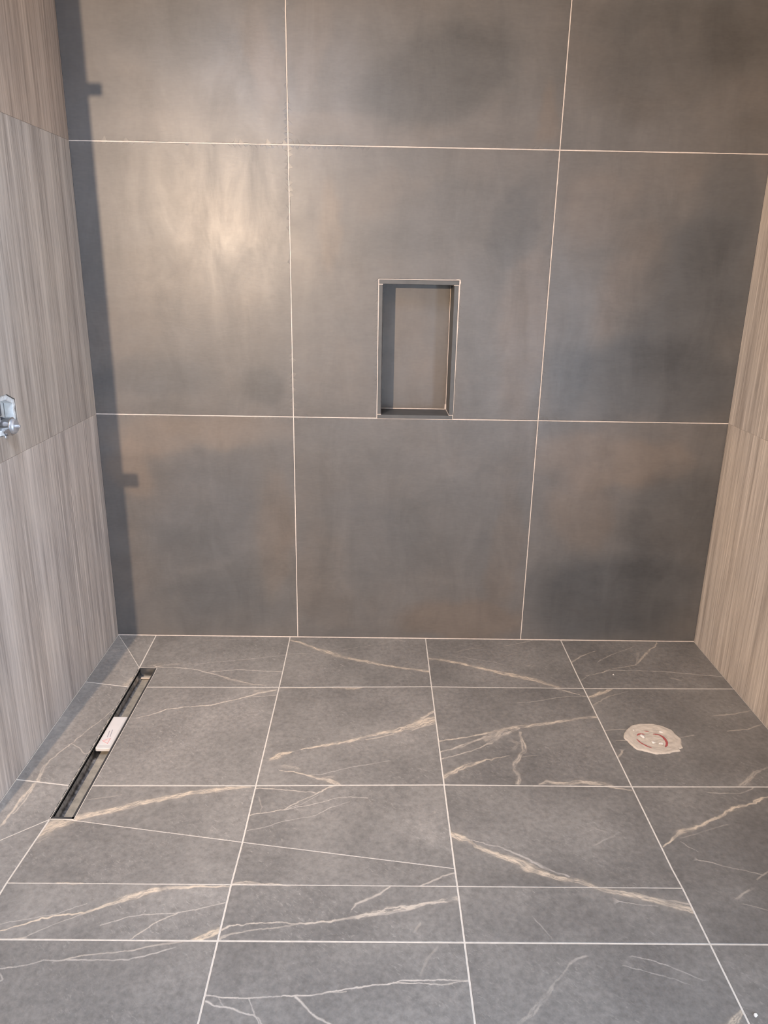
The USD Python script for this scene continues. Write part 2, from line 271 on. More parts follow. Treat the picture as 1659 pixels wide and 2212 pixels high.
def tile_2d(poly, bevel, step, grid, extra=None):
    """Triangulated face of a tile in its own plane: (points 2d, depth below the face, triangles)."""
    poly = shapely.geometry.polygon.orient(poly)
    inner = poly.buffer(-bevel, join_style='mitre')
    if inner.geom_type != 'Polygon': inner = max(inner.geoms, key=lambda g: g.area)
    loops, iloops = ring_loops(poly, step), ring_loops(inner, step)
    x0, y0, x1, y1 = inner.bounds
    gx, gy = np.meshgrid(np.arange(x0, x1, grid), np.arange(y0, y1, grid))
    g = np.stack([gx.ravel(), gy.ravel()], 1); g = g + RNG.uniform(-.25, .25, g.shape) * grid
    if extra is not None and len(extra): g = np.vstack([g, extra])
    safe = inner.buffer(-min(step, .002) * .4)
    g = g[shapely.contains_xy(safe, g[:, 0], g[:, 1])]
    O, I = np.vstack(loops), np.vstack(iloops)
    P = np.vstack([O, I, g]); dep = np.r_[np.full(len(O), bevel * .8), np.zeros(len(I) + len(g))]
    T = Delaunay(P).simplices
    c = P[T].mean(1); T = T[shapely.contains_xy(poly, c[:, 0], c[:, 1])]
    a, b, d = P[T[:, 0]], P[T[:, 1]], P[T[:, 2]]
    cr = (b[:, 0]-a[:, 0])*(d[:, 1]-a[:, 1]) - (b[:, 1]-a[:, 1])*(d[:, 0]-a[:, 0])
    T = T[np.abs(cr) > 1e-12]; cr = cr[np.abs(cr) > 1e-12]
    T[cr < 0] = T[cr < 0][:, ::-1]
    return P, dep, T, loops
def add_skirt(P, dep, T, loops, thick):
    """Side faces down to thick."""
    n, V, D, F, s = len(P), [P], [dep], [T], 0
    m = n
    for L in loops:
        k = len(L); V.append(L); D.append(np.full(k, thick))
        i = np.arange(k); j = (i + 1) % k
        F.append(np.stack([s + i, m + i, s + j], 1)); F.append(np.stack([s + j, m + i, m + j], 1))
        s += k; m += k
    return np.vstack(V), np.concatenate(D), np.vstack(F)
def extrude(poly, thick, bevel=.001, step=.1, grid=.2):
    P, d, T, L = tile_2d(poly, bevel, step, grid)
    return add_skirt(P, d, T, L, thick)
def rect(x0, x1, y0, y1): return shapely.box(x0, y0, x1, y1)

# ---------------------------------------------------------------- materials
M = {}
def mat(name, nodes, links, surface='p.BSDF'):
    M[name] = usdkit.material(stage, '/World/Looks/' + name, nodes, links, surface=surface)
def plain(name, color, rough=.5, metal=0, var=.06, scale=30, bump=.0, **kw):
    c = np.array(color)
    mat(name, {'g': ('geometry', {}), 'n': ('noise_texture', {'scale': scale, 'detail': 4.0}),
               'r': ('rgb_ramp', {'ramp': [(.3, tuple(c * (1 - var))), (.7, tuple(c * (1 + var)))]}),
               'b': ('bump', {'strength': bump, 'distance': .001}),
               'p': ('principled_bsdf', {'roughness': rough, 'metallic': float(metal), **kw})},
        [('g.position', 'n.vector'), ('n.fac', 'r.fac'), ('r.color', 'p.base_color'), ('n.fac', 'b.height')] + ([('b.normal', 'p.normal')] if bump else []))
plain('grout', (.60, .51, .45), .85, var=.10, scale=60)
plain('floor_grout', (.66, .59, .52), .85, var=.10, scale=60)
plain('wood_joint', (.42, .36, .31), .8)
plain('plaster', (.62, .60, .57), .9)
plain('substrate', (.45, .43, .41), .95)
plain('edge_tile', (.085, .084, .084), .5, var=.12, scale=25)
plain('steel', (.50, .46, .395), .36, .50, var=.22, scale=45)
plain('dark_steel', (.062, .060, .060), .4, .3)
plain('shaded_steel', (.34, .36, .40), .30, 1.0, var=.55, scale=70)  # channel steel on its unlit side: shade and bluish reflections put in the colour
plain('white_plastic', (.58, .55, .53), .5, var=.03)
plain('label_paper', (.66, .62, .60), .6, var=.02)
plain('red_print', (.72, .33, .31), .6, var=.05)
plain('grey_print', (.28, .26, .29), .6)
plain('mortar', (.55, .465, .385), .95, var=.10, scale=45, bump=.6)
plain('red_ring', (.42, .09, .085), .6, var=.2, scale=60)
plain('chip', (.72, .66, .60), .9, var=.06, scale=80)
plain('chrome', (.62, .63, .66), .16, 1.0, var=.04)
plain('brushed', (.66, .67, .70), .42, .8, var=.06, scale=80)
plain('backbox', (.76, .77, .76), .6, var=.12, scale=45)
plain('gap_shade', (.12, .125, .14), .6)  # dark colour for the shade inside the valve hole
plain('clamp_metal', (.08, .08, .08), .35, 1.0)
plain('ceiling_paint', (.72, .69, .65), .9)
plain('room_paint', (.66, .62, .57), .9)

# floor tile: dark grey slate look with pale warm veins (the primvar says where a vein runs)
mat('slate', {
    'g': ('geometry', {}), 'i': ('object_info', {}), 'sc': ('vector_math', {'math_type': 'scale', 'vector1': (3.1, 7.7, 1.3)}),
    'ad': ('vector_math', {'math_type': 'add'}),
    'n1': ('noise_texture', {'scale': 3.2, 'detail': 5.0, 'roughness': .6}),
    'n2': ('noise_texture', {'scale': 58.0, 'detail': 5.0, 'roughness': .68}),
    'mp': ('mapping', {'mapping_type': 'texture', 'rotation': (0, 0, -.75), 'scale': (2.8, 1.0, 1.0)}),
    'n3': ('noise_texture', {'scale': 165.0, 'detail': 4.0, 'roughness': .65, 'distortion': .8}),
    'n4': ('noise_texture', {'scale': 5.0, 'detail': 2.0}),
    'c1': ('rgb_ramp', {'ramp': [(.30, (0.163, 0.150, 0.138)), (.52, (0.221, 0.203, 0.186)), (.72, (0.280, 0.256, 0.233))]}),
    'c2': ('rgb_ramp', {'ramp': [(.32, (.80, .80, .80)), (.50, (1, 1, 1)), (.68, (1.2, 1.19, 1.18))]}),
    'm1': ('mix', {'mix_type': 'multiply', 'fac': 1.0}),
    'c3': ('rgb_ramp', {'ramp': [(.57, (0, 0, 0)), (.76, (1, 1, 1))]}),
    'c4': ('rgb_ramp', {'ramp': [(.42, (.15, .15, .15)), (.66, (1, 1, 1))]}),
    'f3': ('math', {'math_type': 'multiply', 'value2': .55}), 'f4': ('math', {'math_type': 'multiply', 'value2': .8}),
    'm2': ('mix', {'mix_type': 'mix', 'color2': (.52, .47, .42)}),
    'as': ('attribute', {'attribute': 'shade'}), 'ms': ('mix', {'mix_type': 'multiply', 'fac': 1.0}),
    'av': ('attribute', {'attribute': 'vein'}), 'aw': ('attribute', {'attribute': 'warm'}),
    'vc': ('mix', {'mix_type': 'mix', 'color1': (.66, .60, .55), 'color2': (.70, .555, .405)}),
    'm3': ('mix', {'mix_type': 'mix'}),
    'b': ('bump', {'strength': .25, 'distance': .0012}),
    'rr': ('map_range', {'from_min': .3, 'from_max': .7, 'to_min': .36, 'to_max': .52}),
    'p': ('principled_bsdf', {'specular_ior_level': .5})},
    [('i.random', 'sc.scale'), ('g.position', 'ad.vector1'), ('sc.vector', 'ad.vector2'),
     ('ad.vector', 'n1.vector'), ('ad.vector', 'n2.vector'), ('ad.vector', 'mp.vector'), ('mp.vector', 'n3.vector'), ('ad.vector', 'n4.vector'),
     ('n1.fac', 'c1.fac'), ('n2.fac', 'c2.fac'), ('c1.color', 'm1.color1'), ('c2.color', 'm1.color2'),
     ('n3.fac', 'c3.fac'), ('n4.fac', 'c4.fac'), ('c3.color', 'f3.value1'), ('f3.value', 'f4.value1'), ('c4.color', 'f4.value2'),
     ('f4.value', 'm2.fac'), ('m1.color', 'm2.color1'),
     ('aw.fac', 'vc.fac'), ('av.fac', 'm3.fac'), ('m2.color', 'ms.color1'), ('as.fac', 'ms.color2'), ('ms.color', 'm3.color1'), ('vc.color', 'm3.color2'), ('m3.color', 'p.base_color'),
     ('n3.fac', 'b.height'), ('b.normal', 'p.normal'), ('n2.fac', 'rr.value'), ('rr.result', 'p.roughness')])

# back wall tile: satin oxidised-metal look porcelain (primvars: tone = lighter or darker glaze and some painted light, warm = rust brown or blue grey)
mat('oxide', {
    'g': ('geometry', {}), 'i': ('object_info', {}), 'sc': ('vector_math', {'math_type': 'scale', 'vector1': (5.3, 2.1, 9.7)}),
    'ad': ('vector_math', {'math_type': 'add'}),
    'mv': ('mapping', {'mapping_type': 'point', 'scale': (1.0, 1.0, .42)}), 'mh': ('mapping', {'mapping_type': 'point', 'scale': (.32, 1.0, 1.0)}),
    'n1': ('noise_texture', {'scale': 6.5, 'detail': 8.0, 'roughness': .68, 'distortion': .5}),
    'n2': ('noise_texture', {'scale': 9.0, 'detail': 6.0, 'roughness': .66, 'distortion': .3}),
    'n3': ('noise_texture', {'scale': 130.0, 'detail': 4.0, 'roughness': .6}),
    'n4': ('noise_texture', {'scale': 2.6, 'detail': 5.0, 'roughness': .6}),
    'at': ('attribute', {'attribute': 'tone'}), 'aw': ('attribute', {'attribute': 'warm'}),
    'w1': ('math', {'math_type': 'multiply_add', 'value2': 1.5, 'value3': -.75}), 'w2': ('math', {'math_type': 'add'}),
    'w3': ('map_range', {'from_min': -.9, 'from_max': .9, 'to_min': 0.0, 'to_max': 1.0, 'clamp': True}),
    'cw': ('rgb_ramp', {'ramp': [(0, (.100, .098, .100)), (.5, (.117, .107, .101)), (1, (.138, .112, .094))]}),
    't1': ('math', {'math_type': 'multiply_add', 'value2': .80, 'value3': .62}),
    't2': ('math', {'math_type': 'multiply_add', 'value2': .44, 'value3': -.22}),
    't3': ('math', {'math_type': 'multiply_add', 'value2': .24, 'value3': -.12}),
    'ta': ('math', {'math_type': 'add'}), 'tb': ('math', {'math_type': 'add'}), 'tc': ('math', {'math_type': 'add'}),
    'mm': ('mix', {'mix_type': 'multiply', 'fac': 1.0}),
    'rr': ('map_range', {'from_min': .3, 'from_max': .7, 'to_min': .45, 'to_max': .36}),
    'b': ('bump', {'strength': .10, 'distance': .001}),
    'p': ('principled_bsdf', {'specular_ior_level': .62})},
    [('i.random', 'sc.scale'), ('g.position', 'ad.vector1'), ('sc.vector', 'ad.vector2'),
     ('ad.vector', 'mv.vector'), ('ad.vector', 'mh.vector'), ('mv.vector', 'n1.vector'), ('mh.vector', 'n2.vector'), ('mh.vector', 'n3.vector'), ('ad.vector', 'n4.vector'),
     ('n4.fac', 'w1.value1'), ('w1.value', 'w2.value1'), ('aw.fac', 'w2.value2'), ('w2.value', 'w3.value'), ('w3.result', 'cw.fac'),
     ('n1.fac', 't1.value1'), ('n2.fac', 't2.value1'), ('n3.fac', 't3.value1'), ('t1.value', 'ta.value1'), ('t2.value', 'ta.value2'),
     ('ta.value', 'tb.value1'), ('t3.value', 'tb.value2'), ('tb.value', 'tc.value1'), ('at.fac', 'tc.value2'),
     ('cw.color', 'mm.color1'), ('tc.value', 'mm.color2'), ('mm.color', 'p.base_color'),
     ('n1.fac', 'rr.value'), ('rr.result', 'p.roughness'), ('n3.fac', 'b.height'), ('b.normal', 'p.normal')])

# side wall tile: wood-look porcelain with fine upright grain
def wood(name, dark, mid, light):
    mat(name, {
        'g': ('geometry', {}), 'i': ('object_info', {}), 'sc': ('vector_math', {'math_type': 'scale', 'vector1': (1.3, 9.1, 4.7)}),
        'ad': ('vector_math', {'math_type': 'add'}),
        'ma': ('mapping', {'mapping_type': 'point', 'scale': (1.0, 1.0, .018)}), 'mb': ('mapping', {'mapping_type': 'point', 'scale': (1.0, 1.0, .03)}),
        'n1': ('noise_texture', {'scale': 26.0, 'detail': 3.0, 'roughness': .6}),
        'n2': ('noise_texture', {'scale': 120.0, 'detail': 4.0, 'roughness': .7}),
        'n3': ('noise_texture', {'scale': 2.2, 'detail': 3.0}),
        'n5': ('noise_texture', {'scale': 85.0, 'detail': 1.5}),
        'a1': ('math', {'math_type': 'multiply', 'value2': .50}), 'a2': ('math', {'math_type': 'multiply_add', 'value2': .50}),
        'c': ('rgb_ramp', {'ramp': [(.39, dark), (.50, mid), (.61, light)]}),
        'lr': ('rgb_ramp', {'ramp': [(.66, (0, 0, 0)), (.74, (1, 1, 1))]}), 'lf': ('math', {'math_type': 'multiply', 'value2': .55}),
        'ml': ('mix', {'mix_type': 'mix', 'color2': tuple(np.array(light) * 1.28)}),
        'c3': ('rgb_ramp', {'ramp': [(.3, (.90, .91, .93)), (.7, (1.08, 1.06, 1.03))]}),
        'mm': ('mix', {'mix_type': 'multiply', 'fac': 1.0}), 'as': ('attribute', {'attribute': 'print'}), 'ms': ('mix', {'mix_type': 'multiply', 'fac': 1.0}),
        'b': ('bump', {'strength': .25, 'distance': .0015}),
        'p': ('principled_bsdf', {'roughness': .55, 'specular_ior_level': .4})},
        [('i.random', 'sc.scale'), ('g.position', 'ad.vector1'), ('sc.vector', 'ad.vector2'),
         ('ad.vector', 'ma.vector'), ('ad.vector', 'mb.vector'), ('ma.vector', 'n1.vector'), ('mb.vector', 'n2.vector'), ('ad.vector', 'n3.vector'), ('ma.vector', 'n5.vector'),
         ('n1.fac', 'a1.value1'), ('n2.fac', 'a2.value1'), ('a1.value', 'a2.value3'), ('a2.value', 'c.fac'),
         ('n5.fac', 'lr.fac'), ('lr.color', 'lf.value1'), ('lf.value', 'ml.fac'), ('c.color', 'ml.color1'),
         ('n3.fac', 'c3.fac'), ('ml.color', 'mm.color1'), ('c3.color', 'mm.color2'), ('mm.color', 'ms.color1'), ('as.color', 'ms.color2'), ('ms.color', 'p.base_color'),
         ('n2.fac', 'b.height'), ('b.normal', 'p.normal')])
wood('wood_look', (0.337, 0.280, 0.235), (0.485, 0.406, 0.340), (0.620, 0.527, 0.444))

# ---------------------------------------------------------------- floor
floor = thing('floor', 'dark grey stone-look floor tiles with pale tan veins and cream joints', 'floor', 'structure')
J = .0024                                    # half a joint
dr = rect(DR[0] - .003, DR[1] + .003, DR[2] - .003, DR[3] + .003)
ROOM_X0, ROOM_Y0 = -2.6, -4.95
def fmap(P, dep): return np.stack([P[:, 0], P[:, 1], floor_z(P[:, 0], P[:, 1]) - dep], 1)

def vein_values(P, items, seed):
    """Vein strength and warmth at the points P; items are polylines (mm) with widths (mm)."""
    val, warm = np.zeros(len(P)), np.zeros(len(P))
    P3 = np.c_[P, np.zeros(len(P))]
    wob = np.stack([meshkit.fbm(P3 * 55, 3, seed), meshkit.fbm(P3 * 55 + 9, 3, seed + 5)], 1) - .5
    for s, c, row in items:
        R = np.array(row, float); R[:, :2] /= 1000; R[:, 2] *= np.where(R[:, 2] > 6, 1.2, 1.0) / 1000
        wmax = R[:, 2].max()
        Q = P + wob * (.010 if wmax > .008 else .006)
        near = np.where((P[:, 0] > R[:, 0].min() - .05) & (P[:, 0] < R[:, 0].max() + .05) & (P[:, 1] > R[:, 1].min() - .05) & (P[:, 1] < R[:, 1].max() + .05))[0]
        if not len(near): continue
        q = Q[near]; best = np.full(len(near), 9.); W = np.full(len(near), .003); al = np.zeros(len(near)); ac = np.zeros(len(near)); run = 0; endf = np.ones(len(near))
        tot = np.linalg.norm(np.diff(R[:, :2], axis=0), axis=1).sum()
        for a, b in zip(R[:-1], R[1:]):
            d = b[:2] - a[:2]; L = np.linalg.norm(d)
            if L < 1e-6: continue
            t = np.clip(((q - a[:2]) @ d) / L**2, 0, 1)
            off = q - a[:2] - t[:, None] * d; dist = np.linalg.norm(off, axis=1)
            w = a[2] + (b[2] - a[2]) * t
            k = dist / w < best
            best[k] = (dist / w)[k]; W[k] = w[k]; al[k] = run + t[k] * L
            ac[k] = (off[:, 0] * -d[1] + off[:, 1] * d[0])[k] / L
            run += L
        # best = distance in widths; core inside .5
        u = np.clip(1 - (best - np.where(W > .006, .40, .30)) / .52, 0, 1); u = u * u * (3 - 2 * u)
        fib = meshkit.fbm(np.stack([al * 55, ac * 420, np.full(len(al), seed * 1.7)], 1), 3, seed + 11)
        wide = np.clip((W - .0035) / .006, 0, 1)
        f = 1 - wide * np.clip((.60 - fib) * 3.2, 0, .85)
        brk = meshkit.fbm(np.stack([al * 30, np.zeros(len(al)), np.full(len(al), seed + 3.3)], 1), 2, seed + 21)
        f *= np.clip(.62 + (brk - .35) * 1.8, .45, 1)
        halo = np.clip(1 - best / 2.2, 0, 1) ** 2 * .16 * wide
        v = s * np.maximum(u * f, halo)
        up = v > val[near]
        idx = near[up]; val[idx] = v[up]; warm[idx] = c
    return val, warm
def vein_points(poly, items):
    out = []
    for s, c, row in items:
        R = np.array(row, float) / 1000
        L = np.r_[0, np.cumsum(np.linalg.norm(np.diff(R[:, :2], axis=0), axis=1))]
        n = max(2, int(L[-1] / .0018)); t = np.linspace(0, L[-1], n)
        c0 = np.stack([np.interp(t, L, R[:, 0]), np.interp(t, L, R[:, 1])], 1); w = np.interp(t, L, R[:, 2])
        d = np.gradient(c0, axis=0); d /= np.linalg.norm(d, axis=1)[:, None] + 1e-9; nrm = np.stack([-d[:, 1], d[:, 0]], 1)
        reach = .9 * w.max() + .006
        for k in np.arange(-reach, reach + 1e-9, .0016):
            keep = np.abs(k) <= .9 * w + .006
            out.append(c0[keep] + nrm[keep] * k)
    if not out: return None
    P = np.vstack(out); P += RNG.uniform(-.0003, .0003, P.shape)
    key = np.unique(np.round(P / .0014).astype(int), axis=0, return_index=True)[1]
    return P[key]
def lay(poly, key=None, seed=1, fine=True):
    poly = poly.difference(dr)
    for g in getattr(poly, 'geoms', [poly]):
        if g.area < 1e-5: continue
        items = [v[1:] for v in VEINS if v[0] == key]
        ex = vein_points(g, items)
        P, d, T, L = tile_2d(g, .0009, .006 if fine else .05, .02 if fine else .15, ex)
        V, D, F = add_skirt(P, d, T, L, .009)
        val, warm = vein_values(V, items, seed) if items else (np.zeros(len(V)), np.zeros(len(V)))
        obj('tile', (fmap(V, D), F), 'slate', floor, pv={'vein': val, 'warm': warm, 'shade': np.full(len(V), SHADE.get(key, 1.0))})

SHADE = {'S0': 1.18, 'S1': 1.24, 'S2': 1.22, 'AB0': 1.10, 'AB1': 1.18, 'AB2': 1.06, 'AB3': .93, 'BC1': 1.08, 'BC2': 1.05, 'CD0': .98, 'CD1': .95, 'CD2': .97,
         'CD3': .90, 'DR0': .90, 'DR1': .90, 'DR2': .82, 'DR3': .84}     # tile print tone, with brighter left and darker right light painted in
colx = {'S': (XL + .002, FX[0]), 'AB': (FX[0], FX[1]), 'BC': (FX[1], FX[2]), 'CD': (FX[2], FX[3]), 'DR': (FX[3], XR - .001)}
rowy = [(-.0035, FY[0]), (FY[0], FY[1]), (FY[1], FY[2]), (FY[2], FY[2] - .6035)]
def half(line0, line1, side):                 # half plane left (+1) or right (-1) of a line
    a, b = np.array(line0, float), np.array(line1, float); d = (b - a) / np.linalg.norm(b - a); n = np.array([-d[1], d[0]]) * side
    a0, b0 = a - d * 5 + n * .0014, b + d * 5 + n * .0014
    return Polygon([a0, b0, b0 + n * 8, a0 + n * 8])
DIAG = ((-.5570, -1.1660), (.5765, -1.3640)); DIAG_L1 = ((XL, 0), (-.6310, -.2590)); DIAG_L2 = ((-.6320, -1.1620), (XL, -1.3400))
seed = 3
for cname, (x0, x1) in colx.items():
    for r, (y1, y0) in enumerate(rowy):
        p = rect(x0 + (J if cname != 'S' else 0), x1 - (J if cname != 'DR' else 0), y0 + J, y1 - (J if r else 0))
        key, seed = cname + str(r), seed + 17
        pieces = [p]
        def split(pieces, line, w=None):
            out = []
            for q in pieces:
                for sd in (1, -1):
                    g = q.intersection(half(*line, sd))
                    out += [k for k in getattr(g, 'geoms', [g]) if k.geom_type == 'Polygon' and k.area > 2e-5]
            return out
        if cname == 'S' and r == 0: pieces = split(pieces, DIAG_L1)
        if r == 2:
            if cname in ('AB', 'BC', 'CD'): pieces = split(pieces, ((-1, Y_STEP), (2, Y_STEP)))
            if cname in ('AB', 'BC'):
                up = [q for q in pieces if q.centroid.y > Y_STEP]; pieces = [q for q in pieces if q.centroid.y <= Y_STEP] + split(up, DIAG)
            if cname == 'S': pieces = split(pieces, DIAG_L2)
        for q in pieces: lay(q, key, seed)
# the tiles go on behind the photographer and past the end of the left wall, without detail
yy = [FY[2] - .6035 * k for k in range(0, 7)]
for k in range(1, 6):
    for x0, x1 in list(colx.values())[0:]:
        if x0 < XL + .01: x0 = FX[0] - .6035
        lay(rect(x0 + J, x1 - J, max(yy[k+1], ROOM_Y0) + J, yy[k] - J), fine=False)
for k in range(0, 6):
    for c in range(2 if k else 1, 4):
        x1 = FX[0] - .6035 * (c - 1)
        x0 = max(x1 - .6035, ROOM_X0)
        if k == 0 and c == 1: x1 = FX[0]; x0 = XL - .0 - .4
        if k: lay(rect(x0 + J, x1 - J, max(yy[k+1], ROOM_Y0) + J, yy[k] - J), fine=False)
lay(rect(FX[0] - .6035 + J, XL - .001, yy[1] + J, yy[0] - J), fine=False)
# grout bed under all joints, following the fall of the floor
bed = rect(ROOM_X0, XR + .05, ROOM_Y0, .02).difference(dr)
def along(a, b, w=.006):
    a, b = np.array(a, float), np.array(b, float); t = np.linspace(0, 1, 300)[:, None]; d = (b - a) / np.linalg.norm(b - a)
    return np.vstack([a + (b - a) * t + np.array([-d[1], d[0]]) * k for k in (-w, 0, w)])
gx, gy = np.meshgrid(np.arange(XL, XR, .011), np.arange(-1.7, 0, .011))
P, d, T, L = tile_2d(bed, .0005, .05, .06, np.vstack([np.stack([gx.ravel(), gy.ravel()], 1), along(*DIAG), along(*DIAG_L1), along(*DIAG_L2), along((-1, Y_STEP), (1.8, Y_STEP))]))
V, D, F = add_skirt(P, d * 0, T, L, .03)
obj('grout', (fmap(V, D + .0010), F), 'floor_grout', floor)

# ---------------------------------------------------------------- back wall
wall_back = thing('wall_back', 'back wall of large satin grey-brown oxide-look tiles with thin cream joints', 'wall', 'structure')
def bmap(P, dep): return np.stack([P[:, 0], dep, P[:, 1]], 1)
niche_hole = Polygon([(NX0, NZ0), (NX1 - .004, NZ0), (NX1 + .001, NZ1 + .001), (NX0, NZ1 - .001)])
back_poly = rect(XL - .02, XR + .02, -.05, CEIL)
bx_, by_ = [XL - .001, V1, V2, XR + .001], [.0022, H2, H1, CEIL]
W2 = .0019
def blotch(P, cx0, cx1, cz0, cz1, seed):
    P3 = np.c_[P[:, 0], P[:, 1], np.full(len(P), seed * .37)]
    wob = np.stack([meshkit.fbm(P3 * 5, 4, seed), meshkit.fbm(P3 * 5 + 7, 4, seed + 3)], 1) - .5
    Q = P + wob * .16; tone, warm = np.zeros(len(P)), np.zeros(len(P))
    for x, z, rx, rz, a, t, w in BLOTCH:
        if not (cx0 <= x < cx1 and cz0 <= z < cz1): continue
        a = math.radians(a); dx, dz = Q[:, 0] - x, Q[:, 1] - z
        u, v = dx * math.cos(a) - dz * math.sin(a), dx * math.sin(a) + dz * math.cos(a)
        k = np.clip(1.35 - np.sqrt((u / rx) ** 2 + (v / rz) ** 2), 0, .7) / .7; k = k * k * (3 - 2 * k)
        tone += t * k; warm += w * k
    return tone, warm
sd = 40
for i in range(3):
    for k in range(3):
        sd += 9
        p = rect(bx_[i] + (W2 if i else 0), bx_[i+1] - (W2 if i < 2 else 0), by_[k] + (W2 if k else 0), by_[k+1] - (W2 if k < 2 else 0))
        p = p.difference(niche_hole)
        if p.geom_type != 'Polygon': p = max(p.geoms, key=lambda g: g.area)
        P, d, T, L = tile_2d(p, .0008, .02, .016)
        V, D, F = add_skirt(P, d, T, L, .009)
        F = F[:, ::1]
        tone, warm = blotch(V, bx_[i], bx_[i+1], by_[k], by_[k+1], sd)
        obj('tile', (bmap(V, D), F), 'oxide', wall_back, pv={'tone': tone, 'warm': warm})
V, D, F = extrude(back_poly.difference(niche_hole.buffer(-.003)), .17, .0003, .3, .3)
obj('grout', (bmap(V, D + .0007), F), 'grout', wall_back)
obj('substrate', cbox(XL - .02, XR + .02, .165, .25, -.05, CEIL), 'substrate', wall_back)

# niche: a tiled recess with four edge strips, a tiled back and cream joints
niche = thing('shower_niche', 'tall rectangular niche recessed in the back wall, framed by dark edge tiles', 'wall niche', None, ((NX0 + NX1) / 2, 0, NZ0))
ND = .145
ox, oz = (NX0 + NX1) / 2, NZ0
ax0, ax1, az0, az1 = .3415, .6515, .9945, 1.5365            # outer edge of the strips
ix0, ix1, iz0, iz1 = .3555, .6335, 1.0110, 1.5190           # clear opening
g_ = .0012
def nb(x0, x1, y0, y1, z0, z1, b=.0008): return cbox(x0 - ox, x1 - ox, y0, y1, z0 - oz, z1 - oz, b)
obj('edge_strip', nb(ax0, ax1, -.0008, ND, iz1 + g_, az1), 'edge_tile', niche)
obj('edge_strip', nb(ax0, ax1 - .003, -.0008, ND, az0, iz0 - g_), 'edge_tile', niche)
obj('edge_strip', nb(ax0, ix0, -.0008, ND, iz0 + g_, iz1 - g_), 'edge_tile', niche)
obj('edge_strip', nb(ix1, ax1 - .0015, -.0008, ND, iz0 + g_, iz1 - g_), 'edge_tile', niche)
P, d, T, L = tile_2d(rect(ix0 + .002, ix1 - .003, iz0 + .002, iz1), .0006, .02, .012)
V, D, F = add_skirt(P, d, T, L, .008)
tone, warm = blotch(V, NX0, NX1, NZ0, NZ1, 77)
obj('back_tile', (np.stack([V[:, 0] - ox, ND + D, V[:, 1] - oz], 1), F), 'oxide', niche, pv={'tone': tone + .10, 'warm': warm + .15})
for gx0, gx1 in ((ax0 - .0005, ix0 + .001), (ix1 - .001, ax1)):
    for gz in (iz0, iz1): obj('grout_line', nb(gx0, gx1, .0004, ND, gz - .0025, gz + .0025), 'grout', niche)
for gx0, gx1 in ((ax0 - .003, ix0 - .004), (ix1 + .004, ax1 + .003)): obj('grout_line', nb(gx0, gx1, .0012, ND + .02, az0, az1), 'grout', niche)
obj('backing', nb(ax0, ax1, ND + .002, ND + .018, az0, az1), 'grout', niche)
# caulk beads in the inner corners
def bead(a, b, r=.0028, n=40):
    a, b = np.array(a), np.array(b); t = np.linspace(0, 1, n)[:, None]; c = a + (b - a) * t
    rr = r * (.75 + .5 * meshkit.noise(np.c_[c * 60]))
    d = (b - a) / np.linalg.norm(b - a); u = np.cross(d, [.3, .5, .8]); u /= np.linalg.norm(u); w = np.cross(d, u)
    th = np.linspace(0, 2 * np.pi, 9)[:-1]; V = (c[:, None] + rr[:, None, None] * (np.cos(th)[None, :, None] * u + np.sin(th)[None, :, None] * w)).reshape(-1, 3)
    F = [(i*8+j, i*8+(j+1) % 8, (i+1)*8+(j+1) % 8, (i+1)*8+j) for i in range(n-1) for j in range(8)]
    return trimesh.Trimesh(V, np.array([(f[0], f[1], f[2]) for f in F] + [(f[0], f[2], f[3]) for f in F]), process=False)
def nbead(a, b, r): return bead((a[0]-ox, a[1], a[2]-oz), (b[0]-ox, b[1], b[2]-oz), r)
obj('caulk_bead', nbead((ix1, ND - .001, iz0), (ix1, ND - .001, iz1), .0026), 'grout', niche, True)
obj('caulk_bead', nbead((ix0, ND - .001, iz0), (ix1, ND - .001, iz0), .0020), 'grout', niche, True)
obj('caulk_bead', nbead((ix1 - .001, ND, iz0 + .001), (ix1 + .001, .004, iz0 + .001), .0022), 'grout', niche, True)
obj('caulk_bead', nbead((ix1 - .002, ND - .004, iz0 + .002), (ix1 - .001, ND - .004, iz0 + .022), .0050), 'grout', niche, True)

# ---------------------------------------------------------------- side walls
VALVE = Polygon([(-.845, 1.075), (-.690, 1.060), (-.674, 1.078), (-.672, 1.1665), (-.694, 1.176), (-.722, 1.189), (-.83, 1.190), (-.845, 1.178)])
def lmap(P, dep): return np.stack([XL - dep, -P[:, 0], P[:, 1]], 1)      # u = -y
def rmap(P, dep): return np.stack([XR + dep, P[:, 0], P[:, 1]], 1)      # u = y
wall_left = thing('wall_left', 'left wall of pale grey-brown wood-look tiles with upright grain', 'wall', 'structure')
vh = Polygon([(-y, z) for y, z in VALVE.exterior.coords])
ROW_TINT = {.001: (1.14, 1.15, 1.19), H2: (.97, .97, .97), H1: (.93, .85, .79)}     # row print tones, pinker on top; light painted into the low row
zr = [(.001, H2), (H2, H1), (H1, CEIL)]
for z0, z1 in zr:
    for u0, u1 in ((.001, 1.2), (1.2, -WALL_END - .001)):
        p = rect(u0, u1 - .0006, z0 + .0005, z1 - .0005).difference(vh)
        V, D, F = extrude(p, .0095, .0006, .03, .1)
        obj('tile', (lmap(V, D), F), 'wood_look', wall_left, pv={'print': np.tile(ROW_TINT[z0], (len(V), 1))})  # print primvar holds the row tone and its painted light
V, D, F = extrude(rect(-.02, -WALL_END, -.03, CEIL).difference(vh), .045, .0003, .2, .3)
obj('grout', (lmap(V, D + .0012), F), 'wood_joint', wall_left)
obj('substrate', cbox(XL - .135, XL - .05, WALL_END, .02, -.03, CEIL), 'substrate', wall_left)
obj('end_panel', cbox(XL - .135, XL - .001, WALL_END - .0095, WALL_END - .0005, .001, CEIL), 'plaster', wall_left)
